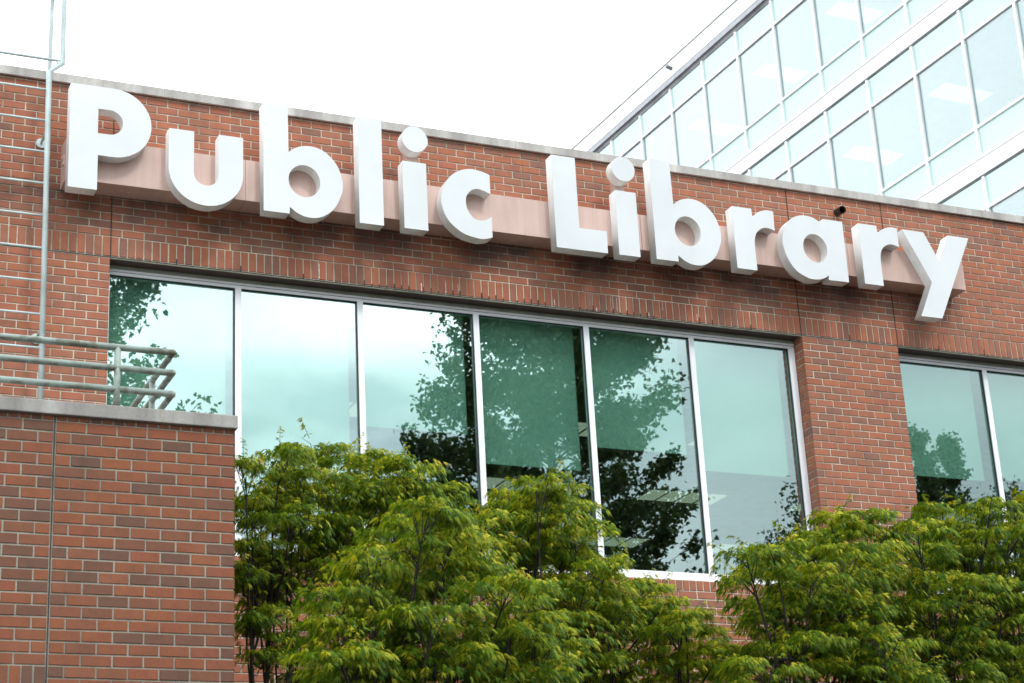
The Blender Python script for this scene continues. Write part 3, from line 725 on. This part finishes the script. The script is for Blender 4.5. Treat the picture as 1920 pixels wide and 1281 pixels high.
PADS = {
'L': [[0.38,-3.07,-2.91,0.15,0.16],[0.68,-2.94,-2.75,0.2,0.16],[1.16,-2.43,-2.52,0.33,0.17],[1.48,-2.63,-2.66,0.33,0.14],[1.62,-3.07,-2.8,0.24,0.1],[0.88,-2.76,-2.91,0.36,0.2],[1.27,-2.72,-2.93,0.41,0.22],[1.57,-3.01,-2.97,0.32,0.18],[0.62,-2.49,-3.04,0.18,0.18],[0.72,-3.05,-3.25,0.23,0.19],[1.11,-2.8,-3.22,0.28,0.16],[1.49,-2.68,-3.14,0.28,0.18],[0.5,-2.76,-3.4,0.18,0.2],[0.79,-2.62,-3.43,0.24,0.16],[1.09,-2.49,-3.3,0.24,0.14],[0.77,-2.29,-3.58,0.26,0.13],[0.41,-2.89,-3.62,0.1,0.15],[2.09,-2.57,-2.88,0.21,0.15],[0.94,-2.52,-4.17,0.24,0.12],[0.59,-2.89,-3.94,0.19,0.1]],
'M': [[0.6,-6.05,-4.03,0.22,0.12],[0.71,-5.17,-3.92,0.18,0.12],[0.87,-5.78,-4.05,0.22,0.14],[0.34,-5.77,-4.27,0.19,0.09],[0.84,-5.25,-4.09,0.23,0.13],[0.59,-5.52,-4.33,0.32,0.14],[0.22,-5.63,-4.44,0.22,0.14],[1.07,-5.35,-4.23,0.33,0.15],[1.09,-6.02,-4.46,0.25,0.14],[0.22,-5.41,-4.58,0.22,0.13],[0.38,-5.71,-4.61,0.28,0.15],[0.64,-5.97,-4.62,0.27,0.15],[1.23,-5.46,-4.55,0.29,0.16],[1.62,-5.21,-4.52,0.2,0.15],[0.13,-5.86,-4.86,0.24,0.12],[0.59,-5.48,-4.77,0.28,0.14],[0.87,-5.78,-4.82,0.28,0.16],[1.42,-5.38,-4.77,0.26,0.15],[1.63,-5.4,-4.82,0.13,0.1]],
'N': [[2.33,-3.85,-3.12,0.27,0.12],[2.34,-3.3,-3.11,0.28,0.14],[2.66,-3.46,-3.15,0.3,0.16],[2.05,-3.44,-3.31,0.28,0.14],[2.5,-3.31,-3.31,0.36,0.16],[2.72,-3.66,-3.43,0.3,0.16],[2.2,-3.37,-3.51,0.32,0.13],[2.77,-3.26,-3.53,0.36,0.15],[2.77,-3.96,-3.78,0.27,0.15],[3.37,-3.29,-3.73,0.28,0.15],[2.68,-3.7,-3.88,0.35,0.16],[3.38,-3.62,-3.92,0.22,0.10],[3.44,-3.92,-4.06,0.16,0.08],[3.24,-3.42,-3.98,0.36,0.16],[3.44,-3.79,-4.15,0.27,0.15],[2.91,-3.27,-4.06,0.32,0.18],[3.72,-3.8,-4.32,0.31,0.13],[3.24,-3.54,-4.3,0.35,0.17],[3.56,-3.69,-4.38,0.31,0.14],[2.82,-3.5,-4.36,0.31,0.16]],
'R': [[3.55,-4.67,-3.78,0.19,0.11],[3.77,-4.69,-3.71,0.19,0.12],[4.62,-4.18,-3.37,0.28,0.13],[4.92,-4.17,-3.29,0.2,0.1],[4.88,-4.34,-3.46,0.24,0.12],[4.47,-4.02,-3.51,0.28,0.15],[4.4,-4.66,-3.73,0.31,0.13],[4.07,-4.08,-3.77,0.28,0.15],[4.04,-4.7,-3.93,0.3,0.15],[4.99,-3.98,-3.72,0.35,0.16],[4.1,-4.29,-4.03,0.31,0.15],[4.51,-4.3,-4.02,0.31,0.16],[5.11,-3.98,-3.92,0.24,0.14],[4.02,-4.10,-4.10,0.18,0.11],[4.05,-4.14,-4.30,0.24,0.13],[4.47,-4.52,-4.28,0.29,0.15],[4.56,-4.77,-4.37,0.23,0.13],[4.0,-4.68,-4.37,0.22,0.11],[3.56,-4.66,-4.57,0.26,0.13]],
'S': [[6.05,-3.58,-3.01,0.24,0.12],[5.35,-4.24,-3.39,0.22,0.12],[6.19,-4.08,-3.1,0.23,0.14],[6.57,-3.91,-3.0,0.22,0.15],[6.25,-3.59,-3.16,0.26,0.13],[5.93,-3.48,-3.35,0.33,0.16],[6.22,-3.71,-3.42,0.32,0.16],[6.27,-4.16,-3.35,0.25,0.17],[6.52,-3.86,-3.53,0.26,0.17],[5.67,-3.71,-3.64,0.32,0.15],[5.63,-4.3,-3.83,0.32,0.15],[6.46,-3.74,-3.76,0.26,0.17],[5.52,-4.02,-3.95,0.33,0.16],[6.11,-3.82,-3.95,0.34,0.16],[6.52,-3.75,-4.03,0.21,0.19],[5.63,-3.75,-4.12,0.29,0.15],[5.92,-3.88,-4.22,0.33,0.16],[6.33,-3.85,-4.33,0.25,0.15],[6.63,-4.17,-3.29,0.21,0.26],[6.81,-3.9,-3.74,0.21,0.3],[6.4,-4.24,-4.3,0.21,0.25]]}
INFO = {'L': ('laceleaf maple with a dark leaning stem, tucked behind the corner of the brick terrace wall', (0.35, -2.9), 1.0),
        'M': ('low rounded laceleaf maple standing nearest, in front of the brick terrace corner', (0.75, -5.6), 1.12),
        'N': ('golden topped laceleaf maple below the middle of the long window', (2.9, -3.6), 1.0),
        'R': ('broad laceleaf maple below the brick pier, spreading left over the window sill', (4.5, -4.3), 1.0),
        'S': ('laceleaf maple in front of the second window at the right edge', (6.1, -3.9), 1.0)}
def maple(key, seed):
    lab, (bx, by), dens = INFO[key]; rg = np.random.default_rng(seed); rr = random.Random(seed)
    t = thing('maple_tree', lab, 'tree', (bx, by, GROUND), 'laceleaf maples in the planting bed')
    pads = [(p[0], p[1], p[2], p[3]*1.1, p[4]*0.82) for p in PADS[key]]
    full = [(x, y, z, rx, rz, 1.0) for x, y, z, rx, rz in pads]
    for x, y, z, rx, rz in pads:                                        # the far side of the crown
        t_ = rr.uniform(.35, .75)
        full.append((x+0.47*t_+rr.uniform(-.1, .1), y+0.86*t_, z+0.20*t_-rr.uniform(.06, .2), rx, rz, 0.75))
        if (key == 'N' and x > 3.2) or (key == 'R' and x < 4.1): continue
        full.append((x+0.2*t_+rr.uniform(-.12, .12), y+0.35*t_, z-rr.uniform(.16, .34), rx*0.85, rz, 0.55))
    zb = min(p[2] for p in pads); xa = min(p[0] for p in pads); xb = max(p[0] for p in pads); ym = sum(p[1] for p in pads)/len(pads)
    if key == 'N': xb = 3.25
    if key == 'R': xa = 4.05
    for k in range({'L': 1, 'M': 14, 'N': 10, 'R': 13, 'S': 14}[key]):
        full.append((rr.uniform(xa+.1, xb-.05), ym+rr.uniform(-.3, .8), zb+0.25-rr.uniform(0.0, 1.1), rr.uniform(.26, .38), .16, 0.9))
    gold = {'L': .07, 'M': .09, 'N': .20, 'R': .09, 'S': .09}[key]
    Cs, Os, Ns, Ys, Sz = [], [], [], [], []
    wood = MB()
    # trunk and limbs
    zc = sum(p[2] for p in pads)/len(pads); cx = sum(p[0] for p in pads)/len(pads); cy = sum(p[1] for p in pads)/len(pads)+0.3
    fork = Vector((bx+(cx-bx)*0.35, by+(cy-by)*0.4+0.1, GROUND+(zc-GROUND)*0.60))
    base = Vector((bx, by, GROUND-0.05))
    tr = [base.lerp(fork, i/6)+Vector((0.05*math.sin(i*1.7+seed), 0.04*math.cos(i*1.3), 0)) for i in range(7)]
    wood.tube(tr, [0.095-0.008*i for i in range(7)], 10, False)
    nl = 6; limbs = []
    srt = sorted(range(len(full)), key=lambda i: (full[i][0]-cx)); groups = [srt[i::1][0:0] for i in range(nl)]
    chunk = max(1, len(srt)//nl)
    for g in range(nl):
        ids = srt[g*chunk:(g+1)*chunk] if g < nl-1 else srt[g*chunk:]
        gx = Vector((sum(full[i][0] for i in ids)/len(ids), sum(full[i][1] for i in ids)/len(ids), sum(full[i][2] for i in ids)/len(ids)-0.35))
        st = tr[-1-(g % 2)]
        mid = Vector((st.x+(gx.x-st.x)*.72, st.y+(gx.y-st.y)*.7, st.z+(gx.z-st.z)*.34)) + Vector((rr.uniform(-.08, .08), rr.uniform(-.08, .08), 0))
        pts = [st, st.lerp(mid, .5)+Vector((0, 0, -.03)), mid, mid.lerp(gx, .55)+Vector((rr.uniform(-.05, .05), 0, .02)), gx]
        wood.tube(pts, [0.028, 0.023, 0.018, 0.014, 0.010], 8, False)
        for i in ids:
            x, y, z, rx, rz, dn = full[i]; e_ = Vector((x, y, z-rz*0.3)); s_ = pts[rr.choice((2, 3, 4))]
            mm = s_.lerp(e_, .55)+Vector((rr.uniform(-.05, .05), rr.uniform(-.04, .04), -0.05))
            wood.tube([s_, mm, e_], [0.011, 0.008, 0.0045], 5, False)
            for k in range(6):
                a = rr.uniform(0, 6.28); q_ = Vector((x+rx*.85*math.cos(a), y+rx*.75*math.sin(a), z+rz*rr.uniform(-.35, .45)))
                wood.tube([e_.lerp(mm, rr.uniform(0, .35)), e_.lerp(q_, .5)+Vector((0, 0, rz*.25)), q_], [0.0035, 0.0026, 0.0014], 4, False)
    for (x, y, z, rx, rz, dn) in full:
        # sub-tufts make the pad outline uneven
        nt_ = max(4, int(rx*rx*62)+3)
        for k in range(nt_):
            a = rr.uniform(0, 6.28); q_ = math.sqrt(rr.random())
            tx, ty = x+rx*q_*math.cos(a), y+rx*0.9*q_*math.sin(a); tz = z + rz*(0.75*math.sqrt(max(0, 1-q_*q_))-0.25) + rr.gauss(0, .02)
            tr_ = rr.uniform(.075, .125)
            n = int(62*dens*dn*rr.uniform(.7, 1.3)); yv = rr.random()**1.6
            u = rg.normal(size=(n, 3)); u /= np.linalg.norm(u, axis=1, keepdims=True); u[:, 2] = np.abs(u[:, 2])*0.9-0.25
            rad = rg.uniform(.35, 1.15, n)[:, None]
            c = np.array([tx, ty, tz]) + u*rad*np.array([tr_*1.1, tr_*1.1, tr_*0.5])
            outw = np.stack([c[:, 0]-x, c[:, 1]-y, np.zeros(n)], 1)*0.6 + u*np.array([.25, .25, 0]) + rg.normal(0, .07, (n, 3))*np.array([1, 1, .2])
            outw /= np.linalg.norm(outw, axis=1, keepdims=True)+1e-9
            nn = np.array([0, 0, 1.]) + outw*0.60 + rg.normal(0, .42, (n, 3)); nn /= np.linalg.norm(nn, axis=1, keepdims=True)
            Cs.append(c); Os.append(outw - np.array([0, 0, .35])); Ns.append(nn); Ys.append(np.clip(yv*.42 + (c[:, 2]-z)/rz*.42 + rad[:, 0]*.12 + gold + rg.normal(0, .10, n), 0, 1)); Sz.append(rg.uniform(.030, .070, n))  # yellow young growth, plus highlight at pad tops and shade beneath painted in
        # feathery shoots standing out of the top of the pad
        for k in range(3):
            a = rr.uniform(0, 6.28); q_ = rr.uniform(.2, 1.15); b0 = np.array([x+rx*q_*math.cos(a), y+rx*.9*q_*math.sin(a), z+rz*(.7-.5*q_*q_)])
            dv = np.array([math.cos(a)*.8, math.sin(a)*.8, rr.uniform(.15, .8)]); ln_ = rr.uniform(.08, .19); n = 9
            t__ = np.linspace(.15, 1, n)[:, None]; c = b0 + dv*ln_*t__ + rg.normal(0, .008, (n, 3))
            wood.tube([b0, b0+dv*ln_*.95], [.0022, .001], 4, False)
            o_ = rg.normal(0, .6, (n, 3)) + dv; o_ /= np.linalg.norm(o_, axis=1, keepdims=True); nn = np.array([0, 0, 1.])+rg.normal(0, .4, (n, 3)); nn /= np.linalg.norm(nn, axis=1, keepdims=True)
            Cs.append(c); Os.append(o_ - np.array([0, 0, .2])); Ns.append(nn); Ys.append(rg.uniform(.5, 1, n)); Sz.append(rg.uniform(.028, .055, n))
        # loose hanging sprays at the rim
        n = int(40*rx/0.25*dn); a = rg.uniform(0, 6.28, n); rad = rg.uniform(.9, 1.22, n)
        c = np.stack([x+rx*rad*np.cos(a), y+rx*.9*rad*np.sin(a), z-rz*rg.uniform(.1, .9, n)], 1)
        outw = np.stack([np.cos(a), np.sin(a), -0.5*np.ones(n)], 1); nn = np.stack([np.cos(a)*.9, np.sin(a)*.9, np.ones(n)], 1) + rg.normal(0, .25, (n, 3)); nn /= np.linalg.norm(nn, axis=1, keepdims=True)
        Cs.append(c); Os.append(outw); Ns.append(nn); Ys.append(rg.uniform(.0, .65, n)); Sz.append(rg.uniform(.04, .07, n))
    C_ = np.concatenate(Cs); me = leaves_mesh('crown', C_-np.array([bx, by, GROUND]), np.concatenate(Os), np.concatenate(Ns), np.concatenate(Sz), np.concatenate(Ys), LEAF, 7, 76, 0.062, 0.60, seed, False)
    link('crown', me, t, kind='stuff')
    part('trunk', wood, BARK, t, smooth=True)
    return len(C_)
tot = 0
for i, k in enumerate('LMNRS'): tot += maple(k, 11+i)
print('laceleaves', tot)

# ------------------------------------------------------------------ street trees across the road (they show as reflections in the glass)
def street_tree(x, y, top, rad, zlow, label, seed, n_cl=230, leaf=0.105, conical=0.0):
    rg = np.random.default_rng(seed); rr = random.Random(seed)
    t = thing('street_tree', label, 'tree', (x, y, GROUND), 'street trees mirrored in the windows')
    wood = MB(); hgt = top-GROUND
    wood.tube([(x+0.06*math.sin(i), y, GROUND-0.05+hgt*0.92*i/9) for i in range(10)], [0.24*(1-i/10.5) for i in range(10)], 10, False)
    Cs, Os, Ns, Sz = [], [], [], []
    for k in range(n_cl):
        f = rr.random()**0.9; z = zlow+(top-zlow)*f
        prof = (math.sin(math.pi*min(1, 0.14+0.86*f)**1.15))**0.6*(1.25-0.62*f) if not conical else (1-f)**0.95+0.02
        r = rad*prof*math.sqrt(rr.uniform(.05, 1.0)); a = rr.uniform(0, 6.28)
        c = Vector((x+r*math.cos(a), y+r*math.sin(a), z+r*0.22))
        st = Vector((x, y, z-r*0.35-0.1)); wood.tube([st, st.lerp(c, .5)+Vector((0, 0, .1)), c], [0.028*(1-f*.6), 0.014*(1-f*.5), 0.004], 5, False)
        n = int(rr.uniform(110, 230)*(0.55 if conical else 1)); cr = rr.uniform(.28, .55)*(0.42 if conical else 1)
        u = rg.normal(size=(n, 3))*np.array([cr*.36, cr*.36, cr*.34]); u += np.outer(rg.uniform(-.6, 1, n), np.array([math.cos(a), math.sin(a), .75]))*cr*1.25
        Cs.append(np.array(c)+u); o_ = rg.normal(size=(n, 3)); o_[:, 2] -= .6; Os.append(o_)
        nn = rg.normal(size=(n, 3)); nn[:, 2] += .8; nn /= np.linalg.norm(nn, axis=1, keepdims=True); Ns.append(nn); Sz.append(rg.uniform(.75, 1.25, n)*leaf)
    C_ = np.concatenate(Cs); me = leaves_mesh('crown', C_-np.array([x, y, GROUND]), np.concatenate(Os), np.concatenate(Ns), np.concatenate(Sz), rg.random(len(C_)), SLEAF, 3, 75, 0.42, 0.2, seed)
    link('crown', me, t, kind='stuff'); part('trunk', wood, BARK, t, smooth=True)
street_tree(14.8, -21.5, 12.8, 3.15, -3.5, 'tall dense street maple mirrored in the middle panes of the long window', 5, 500)
street_tree(2.1, -21.5, 12.0, 4.3, -1.5, 'street maple mirrored at the left end of the long window', 6, 330)
street_tree(24.75, -21.0, 7.0, 1.25, -3.0, 'pointed street tree mirrored in the second window, beside the pier', 8, 200, 0.075, 1.0)
street_tree(26.05, -21.6, 7.1, 1.25, -3.0, 'pointed street tree mirrored in the second window, the further of the pair', 9, 200, 0.075, 1.0)
street_tree(28.9, -22.5, 5.9, 2.4, -3.0, 'broad low street tree mirrored behind the pointed pair', 12, 160, 0.08)
street_tree(21.7, -21.5, 5.0, 1.4, -3.0, 'small street tree whose tips are mirrored beside the brick pier', 10, 80, 0.08)
